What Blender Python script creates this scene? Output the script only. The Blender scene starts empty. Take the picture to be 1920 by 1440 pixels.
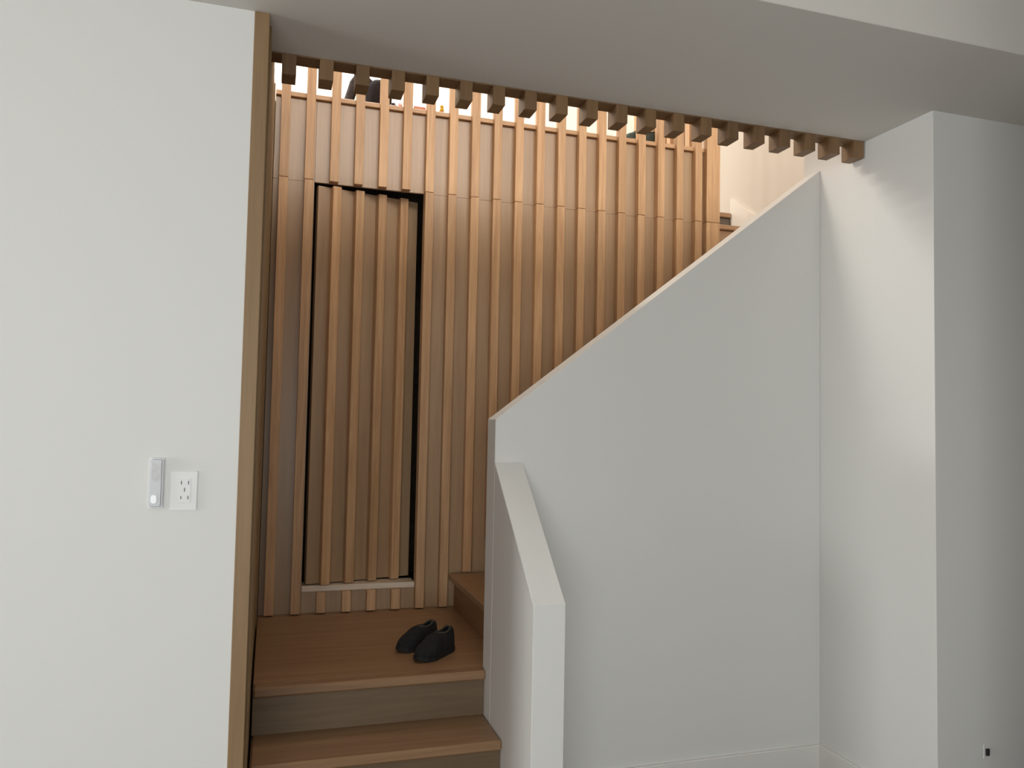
import bpy, bmesh, math, random
from mathutils import Vector, Matrix
random.seed(7)
scene = bpy.context.scene
COL = scene.collection

# ------------------------------------------------------------------ camera
CAM = dict(f=1458.1212, yaw=-0.3002, pitch=0.0494, roll=0.0197, loc=(0.086, -2.4493, 1.5348))
def make_camera():
    y, p, r = CAM['yaw'], CAM['pitch'], CAM['roll']
    fw = Vector((-math.sin(y) * math.cos(p), math.cos(y) * math.cos(p), math.sin(p)))
    rt = Vector((math.cos(y), math.sin(y), 0))
    up = rt.cross(fw)
    r2 = math.cos(r) * rt + math.sin(r) * up
    u2 = -math.sin(r) * rt + math.cos(r) * up
    M = Matrix((r2, u2, -fw)).transposed().to_4x4()
    M.translation = Vector(CAM['loc'])
    cd = bpy.data.cameras.new('camera')
    cd.sensor_width = 36.0
    cd.lens = CAM['f'] / 1920 * 36.0
    cd.clip_start = 0.02
    co = bpy.data.objects.new('camera', cd)
    COL.objects.link(co)
    co.matrix_world = M
    scene.camera = co
make_camera()

# ------------------------------------------------------------------ world, lights, exposure
w = bpy.data.worlds.new('sky'); scene.world = w; w.use_nodes = True
w.node_tree.nodes['Background'].inputs[0].default_value = (0.75, 0.87, 1.0, 1)
w.node_tree.nodes['Background'].inputs[1].default_value = 1.0
vs = scene.view_settings
vs.view_transform = 'Standard'; vs.look = 'None'; vs.gamma = 1.0; vs.exposure = 0.0
vs.use_curve_mapping = False

def area(name, loc, direction, sx, sy, watts, col):
    l = bpy.data.lights.new(name, 'AREA'); l.shape = 'RECTANGLE'
    l.size = sx; l.size_y = sy; l.energy = watts; l.color = col
    o = bpy.data.objects.new(name, l); COL.objects.link(o)
    o.location = loc
    o.rotation_euler = Vector(direction).to_track_quat('-Z', 'Z').to_euler()
    return o
# daylight through the glazed opening of the living room, behind the camera
area('daylight_room_window', (-1.15, -5.16, 1.35), (0, 1, 0), 3.0, 1.9, 89, (0.98, 0.99, 0.97))
# added light from the left, set in an unseen window to brighten the stair end wall
area('added_side_light', (-7.96, -1.7, 1.35), (1, 0, 0), 2.0, 2.0, 180, (0.98, 0.99, 0.97))
# daylight through the skylight above the upper floor
area('daylight_skylight', (0.7, 2.85, 5.62), (0, 0, -1), 1.6, 1.0, 80, (1.0, 0.95, 0.90))
# daylight through the slit window of the upper floor, behind the slatted wall
area('daylight_slit_window', (-1.57, 2.35, 4.4), (1, 0, 0), 0.12, 1.6, 75, (1.0, 0.94, 0.86))
# daylight through the high window of the upper floor, over the room
area('daylight_upper_window', (1.5, -2.96, 4.75), (0, 1, 0), 3.4, 1.1, 255, (1.0, 0.95, 0.89))

# ------------------------------------------------------------------ measures (metres)
H = 2.772            # underside of the dropped ceiling
XR = 2.493           # stair side wall face
YR = -0.106          # front of the right wall
SB = 0.251           # back edge of the dropped ceiling
SF = -0.556          # front edge of the dropped ceiling
G0, G1 = 0.539, 0.655   # guard wall front / back
XL, WL = 0.946, 0.115   # low stair wall left face and thickness
LE = 0.036           # near end of the low stair wall
L1 = 0.54            # landing
S = 1.665            # front of the slats on the stair wall
SD = 0.045           # slat depth
SW = 0.046           # slat width
PY = S + SD          # panel face
JZ = 2.774           # joint level of the slats
UF = 3.24            # upper floor
SX0, SP = 0.110, 0.1269   # first slat centre, pitch
DX0, DX1, DZ0, DZ1 = 0.267, 0.848, 0.678, 2.772   # hidden door opening

# ------------------------------------------------------------------ materials
def nt(name):
    m = bpy.data.materials.new(name); m.use_nodes = True
    t = m.node_tree
    return m, t.nodes, t.links, t.nodes['Principled BSDF']

def paint(name, col, rough=0.6, bump=0.02):
    m, n, k, b = nt(name)
    tc = n.new('ShaderNodeTexCoord')
    ns = n.new('ShaderNodeTexNoise'); ns.inputs['Scale'].default_value = 260; ns.inputs['Detail'].default_value = 2
    k.new(tc.outputs['Object'], ns.inputs['Vector'])
    bp = n.new('ShaderNodeBump'); bp.inputs['Strength'].default_value = bump; bp.inputs['Distance'].default_value = 0.001
    k.new(ns.outputs['Fac'], bp.inputs['Height']); k.new(bp.outputs['Normal'], b.inputs['Normal'])
    b.inputs['Base Color'].default_value = (*col, 1)
    b.inputs['Roughness'].default_value = rough
    return m

def wood(name, c1, c2, axis='Z', rough=0.5, coat=0.0, vary=0.22, fine=1.0):
    m, n, k, b = nt(name)
    tc = n.new('ShaderNodeTexCoord'); oi = n.new('ShaderNodeObjectInfo')
    # per-piece offset so that pieces sharing a mesh do not share their grain
    off = n.new('ShaderNodeVectorMath'); off.operation = 'SCALE'
    comb = n.new('ShaderNodeCombineXYZ')
    comb.inputs[0].default_value = 3.1; comb.inputs[1].default_value = 7.7; comb.inputs[2].default_value = 11.3
    k.new(comb.outputs[0], off.inputs[0]); k.new(oi.outputs['Random'], off.inputs['Scale'])
    add = n.new('ShaderNodeVectorMath'); add.operation = 'ADD'
    k.new(tc.outputs['Object'], add.inputs[0]); k.new(off.outputs[0], add.inputs[1])
    mp = n.new('ShaderNodeMapping')
    sc = {'X': (1.3, 26, 26), 'Y': (26, 1.3, 26), 'Z': (26, 26, 1.3)}[axis]
    mp.inputs['Scale'].default_value = sc
    k.new(add.outputs[0], mp.inputs['Vector'])
    n1 = n.new('ShaderNodeTexNoise'); n1.inputs['Scale'].default_value = 1.0 * fine
    n1.inputs['Detail'].default_value = 5; n1.inputs['Roughness'].default_value = 0.6; n1.inputs['Distortion'].default_value = 0.7
    k.new(mp.outputs[0], n1.inputs['Vector'])
    n2 = n.new('ShaderNodeTexNoise'); n2.inputs['Scale'].default_value = 5.0 * fine; n2.inputs['Detail'].default_value = 3
    k.new(mp.outputs[0], n2.inputs['Vector'])
    mx = n.new('ShaderNodeMath'); mx.operation = 'MULTIPLY_ADD'
    k.new(n2.outputs['Fac'], mx.inputs[0]); mx.inputs[1].default_value = 0.35; k.new(n1.outputs['Fac'], mx.inputs[2])
    rp = n.new('ShaderNodeValToRGB')
    rp.color_ramp.elements[0].position = 0.48; rp.color_ramp.elements[0].color = (*c2, 1)
    rp.color_ramp.elements[1].position = 0.85; rp.color_ramp.elements[1].color = (*c1, 1)
    k.new(mx.outputs[0], rp.inputs[0])
    # per-piece tone
    hv = n.new('ShaderNodeHueSaturation')
    mr = n.new('ShaderNodeMapRange'); mr.inputs[3].default_value = 1 - vary / 2; mr.inputs[4].default_value = 1 + vary / 2
    k.new(oi.outputs['Random'], mr.inputs[0]); k.new(mr.outputs[0], hv.inputs['Value'])
    k.new(rp.outputs[0], hv.inputs['Color']); k.new(hv.outputs[0], b.inputs['Base Color'])
    bp = n.new('ShaderNodeBump'); bp.inputs['Strength'].default_value = 0.12; bp.inputs['Distance'].default_value = 0.001
    k.new(mx.outputs[0], bp.inputs['Height']); k.new(bp.outputs['Normal'], b.inputs['Normal'])
    b.inputs['Roughness'].default_value = rough
    b.inputs['Coat Weight'].default_value = coat; b.inputs['Coat Roughness'].default_value = 0.3
    return m

def plain(name, col, rough=0.5, noise=0.0, scale=30.0):
    m, n, k, b = nt(name)
    b.inputs['Roughness'].default_value = rough
    if noise:
        tc = n.new('ShaderNodeTexCoord'); ns = n.new('ShaderNodeTexNoise'); ns.inputs['Scale'].default_value = scale
        k.new(tc.outputs['Object'], ns.inputs['Vector'])
        rp = n.new('ShaderNodeValToRGB')
        rp.color_ramp.elements[0].position = 0.3; rp.color_ramp.elements[1].position = 0.7
        rp.color_ramp.elements[0].color = (*[c * (1 - noise) for c in col], 1)
        rp.color_ramp.elements[1].color = (*[min(1, c * (1 + noise)) for c in col], 1)
        k.new(ns.outputs['Fac'], rp.inputs[0]); k.new(rp.outputs[0], b.inputs['Base Color'])
    else:
        b.inputs['Base Color'].default_value = (*col, 1)
    return m

M = {}
M['wall'] = paint('white_wall_paint', (0.79, 0.79, 0.77))
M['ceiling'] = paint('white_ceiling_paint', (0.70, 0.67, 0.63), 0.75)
M['upper'] = paint('cream_wall_paint', (0.84, 0.80, 0.73), 0.7)
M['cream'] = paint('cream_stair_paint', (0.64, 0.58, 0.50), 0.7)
M['skirt'] = paint('white_skirt_paint', (0.74, 0.69, 0.61), 0.5)
M['base'] = paint('white_trim_paint', (0.82, 0.81, 0.78), 0.45)
M['floor'] = wood('floor_oak', (0.11, 0.085, 0.06), (0.08, 0.06, 0.042), 'X', 0.5)
M['slat'] = wood('slat_oak', (0.64, 0.40, 0.215), (0.46, 0.26, 0.125), 'Z', 0.48)
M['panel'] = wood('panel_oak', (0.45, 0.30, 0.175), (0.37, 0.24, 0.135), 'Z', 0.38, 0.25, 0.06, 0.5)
M['cap'] = wood('cap_oak', (0.60, 0.375, 0.205), (0.47, 0.28, 0.14), 'X', 0.45)
M['hang'] = wood('balustrade_oak_shaded', (0.255, 0.148, 0.07), (0.19, 0.108, 0.05), 'Z', 0.5)  # slat oak made darker: the shade on the backlit fronts is in the colour
M['jamb'] = wood('jamb_oak', (0.30, 0.19, 0.095), (0.24, 0.15, 0.07), 'Z', 0.55, 0, 0.1)
M['tread'] = wood('tread_oak', (0.34, 0.205, 0.11), (0.25, 0.14, 0.07), 'X', 0.42, 0.1, 0.08)
M['treadY'] = wood('tread_oak_crosswise', (0.34, 0.205, 0.11), (0.25, 0.14, 0.07), 'Y', 0.42, 0.1, 0.08)
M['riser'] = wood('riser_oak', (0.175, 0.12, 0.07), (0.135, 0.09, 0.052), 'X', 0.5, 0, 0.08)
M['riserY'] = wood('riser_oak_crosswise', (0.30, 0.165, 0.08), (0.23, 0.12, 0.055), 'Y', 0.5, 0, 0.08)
M['sill'] = wood('sill_pale_oak', (0.78, 0.68, 0.56), (0.68, 0.57, 0.45), 'X', 0.5)
M['plastic'] = plain('white_plastic', (0.80, 0.80, 0.80), 0.35)
M['remote'] = plain('pale_grey_plastic', (0.58, 0.59, 0.62), 0.3)
M['screen'] = plain('mottled_grey_screen', (0.60, 0.61, 0.61), 0.4, 0.12, 120)
M['gloss'] = plain('glossy_white', (0.9, 0.93, 0.95), 0.08)
M['closet'] = plain('bare_closet_board', (0.16, 0.12, 0.08), 0.8, 0.15, 20)
M['dark'] = plain('dark_slot', (0.03, 0.03, 0.03), 0.6)
M['slot'] = plain('grey_slot', (0.16, 0.16, 0.16), 0.6)
M['black'] = plain('black_shoe_fabric', (0.008, 0.008, 0.009), 0.9, 0.4, 60)
M['rubber'] = plain('black_rubber', (0.008, 0.008, 0.008), 0.8)
M['collar'] = plain('grey_shoe_collar', (0.05, 0.047, 0.042), 0.85, 0.3, 60)
M['lining'] = plain('grey_shoe_lining', (0.22, 0.20, 0.16), 0.8, 0.2, 50)
M['bag'] = plain('charcoal_bag_fabric', (0.013, 0.011, 0.015), 0.95, 0.35, 40)
M['strap'] = plain('grey_webbing', (0.045, 0.042, 0.046), 0.9, 0.3, 50)
M['orange'] = plain('orange_plastic', (0.60, 0.17, 0.06), 0.4)
M['yellow'] = plain('yellow_plastic', (0.62, 0.36, 0.01), 0.4)
M['navy'] = plain('navy_fabric', (0.05, 0.055, 0.075), 0.7)
M['green'] = plain('dark_green_fabric', (0.035, 0.055, 0.045), 0.6, 0.3, 40)
M['white'] = plain('white_stripe', (0.8, 0.8, 0.78), 0.5)
M['frame'] = plain('window_frame_white', (0.8, 0.8, 0.8), 0.4)

# ------------------------------------------------------------------ helpers
def link(o, parent=None):
    COL.objects.link(o)
    if parent is not None:
        o.parent = parent
    return o
def tag(o, label, cat, kind=None, group=None):
    o['label'] = label; o['category'] = cat
    if kind: o['kind'] = kind
    if group: o['group'] = group
    return o
def empty(name, loc=(0, 0, 0), rz=0.0):
    o = bpy.data.objects.new(name, None); o.empty_display_size = 0.1
    o.location = loc; o.rotation_euler = (0, 0, rz)
    return link(o)
def mesh_obj(name, bm, mat, parent=None, loc=(0, 0, 0), smooth=False):
    bmesh.ops.recalc_face_normals(bm, faces=bm.faces)
    me = bpy.data.meshes.new(name); bm.to_mesh(me); bm.free()
    if mat is not None: me.materials.append(mat)
    if smooth:
        for p in me.polygons: p.use_smooth = True
    o = bpy.data.objects.new(name, me); o.location = loc
    return link(o, parent)
_cache = {}
def box(name, x0, x1, y0, y1, z0, z1, mat, parent=None, bev=0.0015, off=(0, 0, 0)):
    """Axis-aligned bevelled box, origin at the middle of its base; same-size boxes share a mesh. off = parent's origin."""
    dx, dy, dz = x1 - x0, y1 - y0, z1 - z0
    key = (round(dx, 4), round(dy, 4), round(dz, 4), mat.name, bev)
    me = _cache.get(key)
    if me is None:
        bm = bmesh.new(); bmesh.ops.create_cube(bm, size=1)
        for v in bm.verts: v.co = Vector((v.co.x * dx, v.co.y * dy, (v.co.z + .5) * dz))
        if bev: bmesh.ops.bevel(bm, geom=list(bm.edges), offset=bev, segments=1, affect='EDGES')
        bmesh.ops.recalc_face_normals(bm, faces=bm.faces)
        me = bpy.data.meshes.new(name); bm.to_mesh(me); bm.free(); me.materials.append(mat)
        _cache[key] = me
    o = bpy.data.objects.new(name, me)
    o.location = ((x0 + x1) / 2 - off[0], (y0 + y1) / 2 - off[1], z0 - off[2])
    return link(o, parent)
def prism(name, poly, a0, a1, axis, mat, parent=None, bev=0.0):
    """Extrude a polygon along an axis: axis Z takes (x,y), X takes (y,z), Y takes (x,z)."""
    bm = bmesh.new()
    def P(p, a): return {'Z': (p[0], p[1], a), 'X': (a, p[0], p[1]), 'Y': (p[0], a, p[1])}[axis]
    va = [bm.verts.new(P(p, a0)) for p in poly]; vb = [bm.verts.new(P(p, a1)) for p in poly]
    bm.faces.new(va); bm.faces.new(list(reversed(vb)))
    n = len(poly)
    for i in range(n): bm.faces.new((va[i], va[(i + 1) % n], vb[(i + 1) % n], vb[i]))
    if bev: bmesh.ops.bevel(bm, geom=list(bm.edges), offset=bev, segments=2, affect='EDGES')
    return mesh_obj(name, bm, mat, parent)
def struct(o, label, cat): return tag(o, label, cat, 'structure')

# ------------------------------------------------------------------ room shell
struct(box('floor', -8, 4, -5.3, 4.7, -0.1, 0, M['floor'], bev=0), 'oak floor of the room at the foot of the stairs', 'floor')
struct(prism('wall_left', [(0, 0), (PY + 0.15, 0), (PY + 0.15, UF - .03), (SB, UF - .03), (SB, H), (0, H)], -8, 0.0, 'X', M['wall']),
       'white wall left of the stair opening, edged with a wooden jamb', 'wall')
struct(box('wall_right', XR, 4, YR, G1, 0, UF - .03, M['wall'], bev=0.001),
       'white wall on the right whose end closes the stair recess', 'wall')
struct(prism('ceiling', [(-8, SF), (4, SF), (4, YR), (XR, YR), (XR, SB), (-8, SB)], H, UF - .03, 'Z', M['ceiling'], bev=0.001),
       'dropped ceiling over the stair opening, in shade', 'ceiling')
struct(box('ceiling_room', -8, 4, -5.3, SF, 3.02, UF - .03, M['ceiling'], bev=0), 'higher ceiling of the room beyond the dropped ceiling', 'ceiling')
struct(box('shade_partition', 2.3, 4, -5.2, -0.92, 0, 3.02, M['wall'], bev=0), 'unseen white partition added to shade the right wall', 'wall')  # out of view, added to keep window light off the right wall
struct(box('wall_hall_end', 4, 4.1, -5.3, G1, 0, UF - .03, M['wall'], bev=0), 'white wall at the end of the hallway', 'wall')
def wall_with_hole(name, y0, y1, x0, x1, z0, z1, hx0, hx1, hz0, hz1, mat, label):
    bm = bmesh.new()
    def addbox(a, b, c, d):
        r = bmesh.ops.create_cube(bm, size=1)
        for v in r['verts']:
            v.co = Vector(((a + b) / 2 + v.co.x * (b - a), (y0 + y1) / 2 + v.co.y * (y1 - y0), (c + d) / 2 + v.co.z * (d - c)))
    addbox(x0, hx0, z0, z1); addbox(hx1, x1, z0, z1); addbox(hx0, hx1, z0, hz0); addbox(hx0, hx1, hz1, z1)
    return struct(mesh_obj(name, bm, mat), label, 'wall')
wall_with_hole('wall_room_back', -5.3, -5.2, -8, 2.3, 0, 3.02, -2.65, 0.35, 0.4, 2.3, M['wall'], 'white rear wall of the room with a wide window')
def window(name, x0, x1, y, z0, z1, n, label, t=.05):
    e = struct(empty(name, ((x0 + x1) / 2, y, z0)), label, 'window')
    of = e.location
    for a, b, c, d in ((x0, x1, z0, z0 + t), (x0, x1, z1 - t, z1), (x0, x0 + t, z0 + t, z1 - t), (x1 - t, x1, z0 + t, z1 - t)):
        box('window_frame', a, b, y - .03, y + .03, c, d, M['frame'], e, off=of)
    for i in range(1, n):
        xm = x0 + (x1 - x0) * i / n
        box('mullion', xm - .025, xm + .025, y - .03, y + .03, z0 + t, z1 - t, M['frame'], e, off=of)
    return e
window('window_1', -2.65, 0.35, -5.25, 0.4, 2.3, 3, 'wide white-framed window in the rear wall of the room')

wl_ = wall_with_hole('wall_room_left', -0.05, 0.05, -5.3, 0, 0, 3.02, -2.7, -0.7, 0.35, 2.35, M['wall'], 'white side wall at the far left end of the room, with an added window opening')
wl_.rotation_euler.z = math.pi / 2; wl_.location = (-8.05, 0, 0)
w3 = window('added_window', -1.0, 1.0, 0.0, 0.35, 2.35, 2, 'unseen white-framed window added for light from the left')  # out of view, added to frame the extra light from the left
w3.location = (-8.05, -1.7, 0.35); w3.rotation_euler.z = math.pi / 2

# upper floor shell
wall_with_hole('wall_upper_front', -3.1, -3.0, -1.6, 4, UF, 5.7, -0.2, 3.2, 4.2, 5.3, M['upper'], 'cream wall of the upper floor over the room, with a high window')
window('window_2', -0.2, 3.2, -3.05, 4.2, 5.3, 3, 'high white-framed window on the upper floor')
struct(box('floor_upper_front', -1.6, 4, -3.0, SB, UF - .03, UF, M['floor'], bev=0), 'oak floor of the upper storey over the room', 'floor')
struct(box('floor_upper_right', XR, 3.57, SB, G1, UF - .03, UF, M['floor'], bev=0), 'oak floor of the upper storey over the right wall', 'floor')
struct(box('floor_upper_left', -1.6, 0.0, SB, PY + .15, UF - .03, UF, M['floor'], bev=0), 'oak floor of the upper storey over the left wall', 'floor')
struct(box('floor_upper_back', -1.6, 2.60, PY + .15, 4.6, 3.06, UF, M['floor'], bev=0), 'oak floor of the upper storey behind the slatted wall', 'floor')
struct(box('floor_upper_stairhead', 2.60, 3.57, 2.93, 4.6, 3.06, UF, M['floor'], bev=0), 'oak floor at the head of the stairs', 'floor')
struct(box('wall_upper_back', -1.6, 3.57, 4.6, 4.7, 0, 5.7, M['upper'], bev=0), 'bright cream wall at the back of the upper floor', 'wall')
wu_ = wall_with_hole('wall_upper_left', -0.05, 0.05, -3.0, 4.7, UF, 5.7, 2.27, 2.43, 3.6, 5.2, M['upper'], 'cream wall on the left of the upper floor, with a slit window')
wu_.rotation_euler.z = math.pi / 2; wu_.location = (-1.65, 0, 0)
w4 = window('window_4', -0.08, 0.08, 0.0, 3.6, 5.2, 1, 'narrow white-framed slit window on the upper floor', .018)
w4.location = (-1.65, 2.35, 3.6); w4.rotation_euler.z = math.pi / 2
struct(box('wall_lower_left', -1.7, -1.6, PY + .15, 4.7, 0, UF, M['upper'], bev=0), 'wall closing the space under the upper floor on the left', 'wall')
struct(box('wall_stair_right', 3.57, 3.67, G1, 4.7, 0, 5.7, M['cream'], bev=0), 'cream wall beside the upper stair flight, striped with soft shadows', 'wall')
struct(box('wall_upper_right', 4, 4.1, -3.0, G1, UF, 5.7, M['upper'], bev=0), 'cream wall on the right of the upper floor', 'wall')
struct(box('wall_upper_return', 3.57, 4.0, G1 - .1, G1, UF, 5.7, M['upper'], bev=0), 'cream wall return on the upper floor', 'wall')
bm = bmesh.new()
for a, b, c, d in ((-1.7, 4.1, -3.1, 2.35), (-1.7, 4.1, 3.35, 4.7), (-1.7, -0.1, 2.35, 3.35), (1.5, 4.1, 2.35, 3.35)):
    r = bmesh.ops.create_cube(bm, size=1)
    for v in r['verts']: v.co = Vector(((a + b) / 2 + v.co.x * (b - a), (c + d) / 2 + v.co.y * (d - c), 5.75 + v.co.z * .1))
struct(mesh_obj('ceiling_upper', bm, M['upper']), 'cream ceiling of the upper floor with a skylight opening', 'ceiling')
# closet behind the hidden door
bm = bmesh.new()
for a, b, c, d in ((0.0, 0.02, PY + .15, 2.7), (1.1, 1.12, PY + .02, 2.7), (0.0, 1.12, 2.7, 2.72)):
    r = bmesh.ops.create_cube(bm, size=1)
    for v in r['verts']: v.co = Vector(((a + b) / 2 + v.co.x * (b - a), (c + d) / 2 + v.co.y * (d - c), 1.53 + v.co.z * 3.06))
struct(mesh_obj('wall_closet', bm, M['closet']), 'walls of the unlit closet behind the hidden door', 'wall')
struct(box('floor_closet', 0.02, 1.1, PY + .152, 2.7, 0.5, L1, M['floor'], bev=0), 'floor of the unlit closet behind the hidden door', 'floor')

# ------------------------------------------------------------------ guard walls
gs = (2.734 - 1.546) / (XR - XL)
struct(prism('wall_guard', [(XL, 0), (XR, 0), (XR, 2.734), (XL, 1.546)], G0, G1, 'Y', M['wall'], bev=0.002),
       'white guard wall with a top edge sloping up along the second stair flight', 'wall')
zt, zb = 1.376, 0.926
struct(prism('wall_low', [(LE, 0), (G0, 0), (G0, zt), (LE, zb)], XL, XL + WL, 'X', M['wall'], bev=0.002),
       'low white stair wall with a sloping top, standing against the guard wall', 'wall')
struct(box('baseboard_guard', XL + WL, XR, G0 - .014, G0, 0, 0.122, M['base'], bev=0.003), 'white baseboard along the foot of the guard wall', 'baseboard')
struct(box('baseboard_right', XR - .014, XR, YR, G0 - .014, 0, 0.122, M['base'], bev=0.003), 'white baseboard along the end wall of the stair recess', 'baseboard')

# ------------------------------------------------------------------ wooden jamb and clad side of the stair
t1 = struct(empty('trim_1', (0.02, 0, 0)), 'tall oak jamb at the left edge of the stair opening', 'jamb')
box('jamb_post', 0.0, 0.044, -0.004, 0.075, 0, H, M['jamb'], t1, off=t1.location)
y = 0.078; i = 0
while y + .11 < S:
    prj = (0.050, 0.044)[i % 2]
    wd = (0.046, 0.081)[i % 2]
    ztop = H if y + wd < SB else UF - .03
    box('side_board', 0.0, prj, y, y + wd, 0.0, ztop, M['jamb'], t1, off=t1.location)
    y += wd + .0015; i += 1
box('side_board', 0.0, 0.056, y, PY + .149, 0.0, UF - .03, M['jamb'], t1, off=t1.location)

# ------------------------------------------------------------------ stairs
X0 = 0.058
st = tag(empty('staircase', (0.5, 0.36, 0)), 'lower oak stair flight rising to the landing, between jamb and low wall', 'stairs')
o_ = st.location
NT = 0.038
def tread_x(x0, x1, y0, y1, z, par, of, name='tread'):
    return box(name, x0, x1, y0, y1, z - NT, z, M['tread'], par, 0.008, of)
for z, yn, yb in ((0.18, 0.10, 0.40), (0.36, 0.356, 0.645)):
    tread_x(X0, XL - .001, yn, yb, z, st, o_)
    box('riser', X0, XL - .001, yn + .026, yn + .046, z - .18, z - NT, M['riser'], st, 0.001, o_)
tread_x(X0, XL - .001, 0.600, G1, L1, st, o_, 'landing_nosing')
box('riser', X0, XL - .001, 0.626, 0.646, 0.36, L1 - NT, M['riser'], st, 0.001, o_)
box('landing', X0, 1.062, G1 + .0005, PY - .002, L1 - NT, L1, M['tread'], st, 0.0015, o_)

s2 = tag(empty('staircase', (1.8, 1.2, L1)), 'second oak stair flight rising behind the sloping guard wall', 'stairs')
o_ = s2.location; run = 0.2344
for k in range(9):
    xn = 1.027 + k * run; z = L1 + .18 * (k + 1)
    xe = xn + run + .035 if k < 8 else 3.565
    box('tread', xn, xe, G1 + .002, S - .001, z - NT, z, M['treadY'], s2, 0.006, o_)
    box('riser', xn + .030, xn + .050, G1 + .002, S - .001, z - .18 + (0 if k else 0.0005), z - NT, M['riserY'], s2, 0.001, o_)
s3 = tag(empty('staircase', (3.1, 2.3, 2.16)), 'upper oak stair flight climbing behind the post to the upper floor', 'stairs')
o_ = s3.location
for k in range(1, 7):
    yn = 1.53 + .275 * (k - 1) + (0.19 if k == 1 else 0); z = 2.16 + .18 * k
    ye = 1.53 + .275 * k + .035
    if k == 6: ye = 2.93
    box('tread', 2.675, 3.550, yn, ye, z - NT, z, M['tread'], s3, 0.006, o_)
    box('riser', 2.675, 3.550, yn + .028, yn + .046, z - .18, z - NT, M['tread'], s3, 0.001, o_)
# white skirt on the wall side
ys = lambda z_: 1.53 + (z_ - 2.34) / .18 * .275
prism('skirt_board', [(1.75, 2.2), (2.90, 3.02), (2.93, 3.24), (2.93, 3.36), (1.75, 2.62)], 3.553, 3.568, 'X', M['skirt'], None)
sk = bpy.data.objects['skirt_board']; sk.parent = s3; sk.location = (-o_[0], -o_[1], -o_[2])

# ------------------------------------------------------------------ slatted stair wall with hidden door
wb = struct(empty('wall_back', (1.36, S, L1)), 'oak stair wall of vertical slats over panels, with a capped top', 'wall')
wo = wb.location
PT = 0.018
EPS = 0.0003
XE = 2.667
def panel(x0, x1, z0, z1):
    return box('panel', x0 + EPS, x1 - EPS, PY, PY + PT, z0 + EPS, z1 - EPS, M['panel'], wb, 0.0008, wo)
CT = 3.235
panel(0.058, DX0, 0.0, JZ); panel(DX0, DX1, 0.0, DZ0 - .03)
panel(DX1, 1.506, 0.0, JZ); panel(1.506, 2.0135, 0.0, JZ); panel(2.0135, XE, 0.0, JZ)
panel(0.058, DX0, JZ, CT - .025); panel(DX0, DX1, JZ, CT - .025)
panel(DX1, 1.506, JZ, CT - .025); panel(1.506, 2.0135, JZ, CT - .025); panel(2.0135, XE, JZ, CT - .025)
cp = box('cap_rail', 0.058, 2.573, PY - .020, PY + .149, CT - .025, CT, M['cap'], wb, 0.002, wo)
# slats
def floor_at(x):
    z = L1
    for k in range(9):
        if x + SW / 2 > 1.027 + k * run: z = L1 + .18 * (k + 1)
    return z
TOPZ = 4.25
def slat(xc, z0, z1, par, of, yf=S, mat=None):
    return box('slat', xc - SW / 2, xc + SW / 2, yf, yf + SD - .0005, z0, z1, mat or M['slat'], par, 0.0015, of)
for k in range(20):
    xc = SX0 + SP * k
    zf = floor_at(xc) + .006
    jig = random.uniform(-.001, .001)
    if 2 <= k <= 5:
        slat(xc, zf, DZ0 - .03, wb, wo)
    else:
        slat(xc, zf, JZ - .0012, wb, wo)
    # upper length: passes in front of the cap (whose lip is notched back) and runs on as a baluster
    slat(xc + jig, JZ + .0012, TOPZ, wb, wo, S)
pz = floor_at(2.621)
box('post', 2.575, XE, S - .002, PY - .0005, pz, JZ - .001, M['slat'], wb, 0.002, wo)
box('post', 2.575, XE, S - .002, PY - .0005, JZ + .001, TOPZ, M['slat'], wb, 0.002, wo)
sl = box('door_sill', DX0, DX1, PY - .012, PY + .10, DZ0 - .029, DZ0, M['sill'], wb, 0.002, wo)
sl['label'] = 'pale oak sill under the hidden door'
box('handrail', 0.058, 2.7, S - .005, PY + .01, TOPZ + .001, TOPZ + .04, M['cap'], wb, 0.003, wo)

# hidden door, standing ajar
TH = math.radians(13.5)
piv = (0.275, S + 0.10, DZ0)
d1 = tag(empty('door_1', piv, TH), 'flush slatted oak door standing slightly ajar in the slatted wall', 'door', 'structure')
def dbox(name, x0, x1, y0, y1, z0, z1, mat): return box(name, x0, x1, y0, y1, z0, z1, mat, d1, 0.0015, piv)
dbox('door_leaf', DX0 + .008, DX1 - .006, PY, PY + .035, DZ0 + .006, DZ1 - .012, M['panel'])
for k in range(2, 6):
    xc = SX0 + SP * k
    box('slat', xc - SW / 2, xc + SW / 2, S, PY - .0005, DZ0 + .004, DZ1 - .014, M['slat'], d1, 0.0015, piv)

# slat balustrade along the upper stair flight, behind the end post
bs = tag(empty('slat_balustrade', (2.62, 2.3, UF)), 'oak slat balustrade running back from the end post on the upper floor', 'balustrade')
for k in range(8):
    y0 = 1.80 + .127 * k
    if y0 + SD < PY + .15: continue
    box('slat', 2.603, 2.648, y0, y0 + SW, 3.0, TOPZ, M['slat'], bs, 0.0015, bs.location)
box('handrail', 2.60, 2.655, 1.80, 2.80, TOPZ + .001, TOPZ + .04, M['cap'], bs, 0.003, bs.location)

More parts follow.
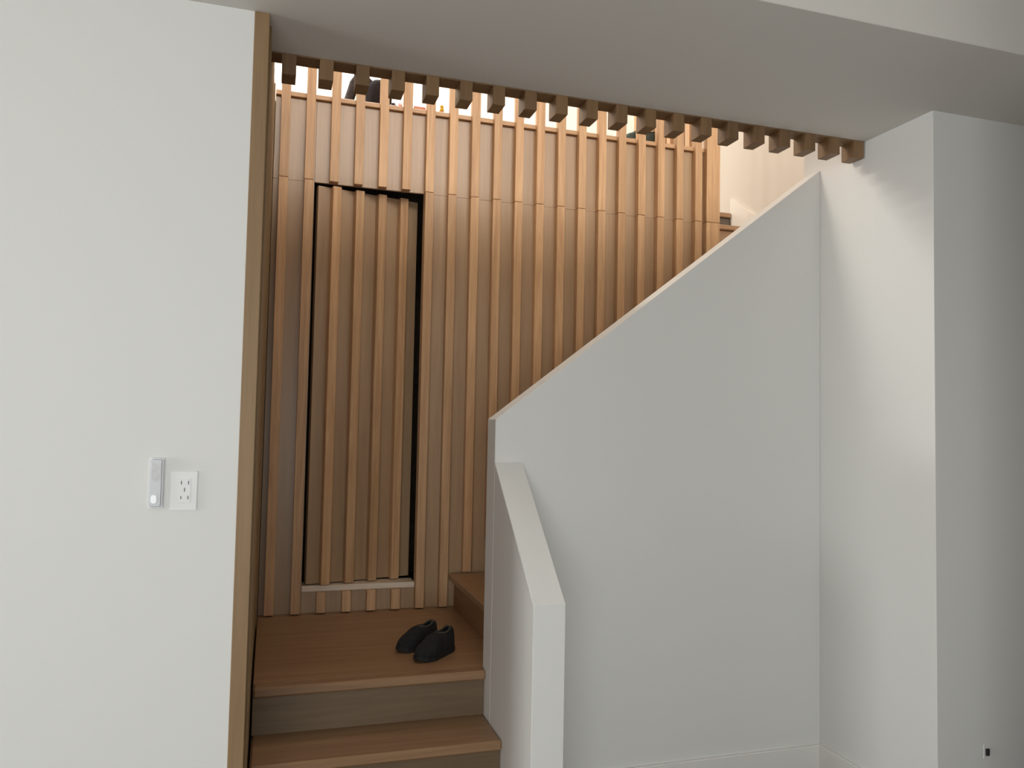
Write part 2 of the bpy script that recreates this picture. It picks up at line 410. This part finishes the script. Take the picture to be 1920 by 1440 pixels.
# front balustrade of the upper floor: its slats end just below the dropped ceiling
bf = tag(empty('slat_balustrade', (1.3, SB, H)), 'oak slats of the upper balustrade hanging below the ceiling edge', 'balustrade')
fo = bf.location
BP, BX0, BD = 0.1239, 0.1075, 0.084
for k in range(20):
    xc = BX0 + BP * k
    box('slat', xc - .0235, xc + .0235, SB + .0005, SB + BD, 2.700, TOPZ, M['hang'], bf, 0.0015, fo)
    xa = xc + .0235 if k < 19 else None
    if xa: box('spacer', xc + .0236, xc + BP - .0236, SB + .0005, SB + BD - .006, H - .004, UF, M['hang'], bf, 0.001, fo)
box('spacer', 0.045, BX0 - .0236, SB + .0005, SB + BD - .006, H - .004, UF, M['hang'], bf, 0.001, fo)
box('handrail', 0.03, XR, SB - .005, SB + BD + .005, TOPZ + .001, TOPZ + .04, M['cap'], bf, 0.003, fo)

# ------------------------------------------------------------------ wall fittings
def rounded_slab(name, w_, h_, d_, r_, mat, parent, loc, bev=0.003, seg=5):
    """Rounded rectangle standing on a wall (faces -Y); loc = centre on the wall plane relative to the parent."""
    bm = bmesh.new(); vs_ = []
    for cx, cz, a0 in ((w_ / 2 - r_, h_ / 2 - r_, 0), (-w_ / 2 + r_, h_ / 2 - r_, 90), (-w_ / 2 + r_, -h_ / 2 + r_, 180), (w_ / 2 - r_, -h_ / 2 + r_, 270)):
        for i in range(seg + 1):
            a = math.radians(a0 + 90 * i / seg); vs_.append(bm.verts.new((cx + r_ * math.cos(a), 0, cz + r_ * math.sin(a))))
    f = bm.faces.new(vs_)
    ex = bmesh.ops.extrude_face_region(bm, geom=[f])
    top = [v for v in ex['geom'] if isinstance(v, bmesh.types.BMVert)]
    for v in top: v.co.y -= d_
    edges = [e for e in bm.edges if all(v in top for v in e.verts)]
    if bev: bmesh.ops.bevel(bm, geom=edges, offset=bev, segments=3, affect='EDGES')
    return mesh_obj(name, bm, mat, parent, loc)
# slim remote in its wall cradle
rm = tag(empty('remote_control', (-0.2195, 0, 1.268)), 'slim pale grey remote in a wall cradle beside the wall plate', 'remote')
rounded_slab('cradle', 0.040, 0.146, 0.006, 0.004, M['plastic'], rm, (0, 0, 0.073), 0.0015)
rounded_slab('body', 0.036, 0.142, 0.012, 0.010, M['remote'], rm, (0, -0.006, 0.074), 0.005)
rounded_slab('button', 0.016, 0.024, 0.003, 0.007, M['gloss'], rm, (-0.004, -0.0178, 0.028), 0.0012)
rounded_slab('display', 0.022, 0.050, 0.0008, 0.003, M['screen'], rm, (0, -0.0178, 0.105), 0)
# plate
pl = tag(empty('wall_plate', (-0.1465, 0, 1.3185)), 'square-edged white wall plate with short dark slots, next to the remote', 'wall plate')
rounded_slab('plate', 0.074, 0.114, 0.006, 0.004, M['plastic'], pl, (0, 0, 0), 0.002)
rounded_slab('insert', 0.036, 0.070, 0.0022, 0.003, M['plastic'], pl, (0.001, -0.0058, 0), 0.001)
for dx, dz, hh in ((-0.0065, 0.0235, 0.011), (0.0125, 0.0235, 0.011), (0.0025, 0.003, 0.012), (-0.0065, -0.0195, 0.009), (0.0125, -0.0195, 0.011)):
    rounded_slab('slot', 0.0026, hh, 0.0006, 0.0012, M['slot'], pl, (dx, -0.0078, dz), 0, 2)
# cable outlet low on the right wall
co_ = tag(empty('cable_outlet', (2.729, YR, 0.32)), 'small dark cable outlet low on the shaded right wall', 'outlet')
rounded_slab('plate', 0.036, 0.052, 0.0015, 0.003, M['wall'], co_, (0.002, 0, 0.002), 0.0006)
rounded_slab('socket', 0.017, 0.026, 0.006, 0.003, M['dark'], co_, (0, -0.0013, 0), 0.001)

# ------------------------------------------------------------------ shoes
def loft(sections, closed_ring=False, cap=True):
    bm = bmesh.new(); rings = []
    for s_ in sections: rings.append([bm.verts.new(p) for p in s_])
    n = len(rings[0])
    for a, b in zip(rings, rings[1:]):
        for i in range(n if closed_ring else n - 1):
            j = (i + 1) % n
            bm.faces.new((a[i], a[j], b[j], b[i]))
    if cap:
        bm.faces.new(rings[0]); bm.faces.new(list(reversed(rings[-1])))
    return bm
def interp(tab, u):
    for (a, va), (b, vb) in zip(tab, tab[1:]):
        if u <= b:
            t = (u - a) / (b - a); t = t * t * (3 - 2 * t)
            return va + (vb - va) * t
    return tab[-1][1]
def shoe(name, label, loc, rz, length, mats, group, tilt=(0, 0), stripe=False, hscale=1.0):
    """Low slip-on shoe: heel at u=0, toe at u=1 along local +X. Parts: upper, sole, insole."""
    e = tag(empty(name, loc, rz), label, 'shoe', None, group)
    e.rotation_euler = (tilt[0], tilt[1], rz)
    l = length
    W = [(0, .020), (.06, .029), (.25, .034), (.5, .037), (.72, .047), (.88, .040), (.96, .026), (1, .012)]
    HT = [(0, .072), (.1, .085), (.3, .072), (.5, .078), (.62, .072), (.8, .052), (.93, .038), (1, .022)]
    BEND = lambda u: .012 * math.sin(u * 3.0) * l / .27
    secs = []
    N = 26
    for i in range(N + 1):
        u = i / N; w_ = interp(W, u) * l / .27; h_ = interp(HT, u) * l / .27 * hscale; x = u * l; cy = BEND(u)
        z0 = .014
        op = max(0.0, 1 - ((u - .29) / .25) ** 4) if .04 < u < .54 else 0.0
        hw = [(-1, 0), (-1.04, .28), (-.98, .6), (-.78, .88), (-.6, 1.0)]
        pts = [(x, cy + a * w_, z0 + b * h_) for a, b in hw]
        inn = [(-.42, 1.05 - .15 * op, ), (-.36, 1.08 - .85 * op), (-.15, 1.10 - .92 * op), (.15, 1.10 - .92 * op), (.36, 1.08 - .85 * op), (.42, 1.05 - .15 * op)]
        pts += [(x, cy + a * w_ * (1 + .25 * op), z0 + b * h_) for a, b in inn]
        pts += [(x, cy - a * w_, z0 + b * h_) for a, b in reversed(hw)]
        secs.append(pts)
    up = mesh_obj('upper', loft(secs, True), mats[0], e, smooth=True)
    so = []
    for i in range(N + 1):
        u = i / N; w_ = interp(W, u) * l / .27 * 1.07; x = -.004 + u * (l + .008); cy = BEND(u)
        rise = .012 * max(0, (u - .8) / .2) ** 2
        so.append([(x, cy - w_, rise), (x, cy - w_ * 1.02, rise + .018), (x, cy, rise + .019), (x, cy + w_ * 1.02, rise + .018), (x, cy + w_, rise)])
    mesh_obj('sole', loft(so, True), mats[1], e, smooth=False)
    ins = []
    for i in range(9):
        u = .07 + .44 * i / 8; w_ = interp(W, u) * l / .27 * .55; cy = BEND(u); hz = .014 + interp(HT, u) * l / .27 * hscale * .24
        ins.append([(u * l, cy - w_, hz), (u * l, cy + w_, hz), (u * l, cy + w_, hz - .004), (u * l, cy - w_, hz - .004)])
    mesh_obj('insole', loft(ins, True), mats[2], e)
    # collar: a rolled rim around the opening
    bm = bmesh.new(); R = 18; ring = []
    for i in range(R):
        a = 2 * math.pi * i / R; u = .285 + .245 * math.cos(a)
        w_ = interp(W, u) * l / .27; cy = BEND(u)
        c = Vector((u * l, cy + math.sin(a) * w_ * .60, .014 + interp(HT, u) * l / .27 * hscale * 1.02))
        d = Vector((math.cos(a), math.sin(a), 0))
        ring.append([bm.verts.new(c + d * .0045 * math.cos(b) + Vector((0, 0, .0045 * math.sin(b)))) for b in [2 * math.pi * q / 6 for q in range(6)]])
    for i in range(R):
        A, B = ring[i], ring[(i + 1) % R]
        for q in range(6): bm.faces.new((A[q], A[(q + 1) % 6], B[(q + 1) % 6], B[q]))
    mesh_obj('collar', bm, mats[3], e, smooth=True)
    if stripe:
        for sgn in (-1, 1):
            bm = bmesh.new(); q = []
            for u, zf in ((.42, .15), (.47, .15), (.60, .8), (.55, .8)):
                w_ = interp(W, u) * l / .27; h_ = interp(HT, u) * l / .27 * hscale
                q.append(bm.verts.new((u * l, BEND(u) + sgn * (w_ * 1.05 + .0008), .014 + zf * h_)))
            f = bm.faces.new(q); ex = bmesh.ops.extrude_face_region(bm, geom=[f])
            for v in ex['geom']:
                if isinstance(v, bmesh.types.BMVert): v.co.y -= sgn * .004
            mesh_obj('stripe', bm, M['white'], e)
    return e
BK = (M['black'], M['rubber'], M['lining'], M['collar'])
g_ = 'black shoes left on the landing'
shoe('shoe', 'black low shoe on the landing, the one closer to the slatted wall', (0.826, 1.045, L1), math.radians(214), 0.222, BK, g_, hscale=1.22)
shoe('shoe', 'black low shoe on the landing, overlapping its mate and closer to the stair edge', (0.874, 0.92, L1), math.radians(220), 0.235, BK, g_, hscale=1.22)

# ------------------------------------------------------------------ things on the upper floor, glimpsed between the slats
def tube(path, r, seg=8, flat=1.0):
    bm = bmesh.new(); rings = []
    for i, p in enumerate(path):
        p = Vector(p); a = Vector(path[max(i - 1, 0)]); b = Vector(path[min(i + 1, len(path) - 1)])
        t = (b - a).normalized(); s_ = t.cross(Vector((0, 1, 0.0)))
        s_ = s_.normalized() if s_.length > 1e-4 else Vector((1, 0, 0)); n_ = t.cross(s_).normalized()
        rings.append([bm.verts.new(p + s_ * r * flat * math.cos(q) + n_ * r * math.sin(q)) for q in [2 * math.pi * k / seg for k in range(seg)]])
    for A, B in zip(rings, rings[1:]):
        for q in range(seg): bm.faces.new((A[q], A[(q + 1) % seg], B[(q + 1) % seg], B[q]))
    bm.faces.new(rings[0]); bm.faces.new(list(reversed(rings[-1])))
    return bm
yb_ = 1.95
bg = tag(empty('bag', (0.60, yb_, UF)), 'charcoal bag with an arched padded strap on the upper floor behind the slats', 'bag')
bm = bmesh.new(); bmesh.ops.create_uvsphere(bm, u_segments=24, v_segments=16, radius=1)
for v in bm.verts:
    c = v.co; e_ = lambda q, p: math.copysign(abs(q) ** p, q)
    v.co = Vector((e_(c.x, .75) * .075, e_(c.y, .7) * .07, .115 + e_(c.z, .8) * .115 + .01 * c.x))
mesh_obj('body', bm, M['bag'], bg, (0.015, 0, 0), True)
pth = [(-.01, 0, .19), (-.05, 0, .222), (-.085, -.005, .228), (-.112, -.01, .218), (-.128, -.012, .19), (-.138, -.015, .15), (-.152, -.02, .10), (-.172, -.02, .03), (-.176, -.02, .017)]
mesh_obj('strap', tube(pth, .015, 8, 1.5), M['strap'], bg, smooth=True)
mesh_obj('strap_edge', tube([(x + .022, y + .004, z - .012) for x, y, z in pth[2:-1]], .007), M['rubber'], bg, smooth=True)
bm = bmesh.new(); bmesh.ops.create_cube(bm, size=1)
for v in bm.verts: v.co = Vector((v.co.x * .09, v.co.y * .02, v.co.z * .08))
bmesh.ops.bevel(bm, geom=list(bm.edges), offset=.009, segments=2, affect='EDGES')
mesh_obj('pocket', bm, M['bag'], bg, (0.015, -.068, 0.08))

CAPZ = CT
def small(name, label, cat, x0, x1, y0, y1, h_, mat, group=None):
    e = tag(empty(name, ((x0 + x1) / 2, (y0 + y1) / 2, CAPZ)), label, cat, None, group)
    b = box('body', x0, x1, y0, y1, CAPZ, CAPZ + h_, mat, e, min(.006, h_ * .3), e.location)
    return e
# dark flat toy car, orange block, orange track piece, yellow figure
e = small('toy_car', 'tiny dark toy car on the cap of the slatted wall, beside the orange brick', 'toy', 0.648, 0.690, 1.722, 1.746, 0.020, M['navy'])
box('cabin', 0.660, 0.680, 1.725, 1.743, CAPZ + .0198, CAPZ + .029, M['navy'], e, .003, e.location)
for wx in (0.657, 0.681):
    for wy in (1.7205, 1.7475):
        bm = bmesh.new(); bmesh.ops.create_cone(bm, cap_ends=True, segments=12, radius1=.006, radius2=.006, depth=.004)
        for v in bm.verts: v.co = Vector((v.co.x, v.co.z, v.co.y))
        mesh_obj('wheel', bm, M['rubber'], e, (wx - e.location.x, wy - e.location.y, .006))
e = small('toy_brick', 'small orange toy brick on the cap of the slatted wall', 'toy', 0.696, 0.718, 1.713, 1.733, 0.022, M['orange'])
for sx in (-.005, .005):
    bm = bmesh.new(); bmesh.ops.create_cone(bm, cap_ends=True, segments=12, radius1=.0036, radius2=.0036, depth=.005)
    mesh_obj('stud', bm, M['orange'], e, (sx, 0, .0243))
e = small('toy_track', 'flat orange toy track piece lying on the cap of the slatted wall', 'toy', 0.780, 0.845, 1.713, 1.748, 0.010, M['orange'])
for wy in (1.7155, 1.7455):
    box('rim', 0.780, 0.845, wy - .0025, wy + .0025, CAPZ + .0099, CAPZ + .022, M['orange'], e, .001, e.location)
e = small('toy_figure', 'tiny yellow toy figure on a white base, standing on the slatted wall cap', 'toy', 0.926, 0.954, 1.722, 1.742, 0.018, M['white'])
bm = bmesh.new(); bmesh.ops.create_cone(bm, cap_ends=True, segments=14, radius1=.013, radius2=.010, depth=.020)
mesh_obj('torso', bm, M['yellow'], e, (0, 0, .0275), True)
bm = bmesh.new(); bmesh.ops.create_uvsphere(bm, u_segments=14, v_segments=10, radius=.010)
mesh_obj('head', bm, M['yellow'], e, (0, 0, .0455), True)
GR = (M['green'], M['white'], M['lining'], M['green'])
shoe('shoe', 'dark green shoe with a white stripe, on the slatted wall cap by the end post', (2.30, 1.785, CAPZ), math.radians(180), 0.24, GR, None, stripe=True)
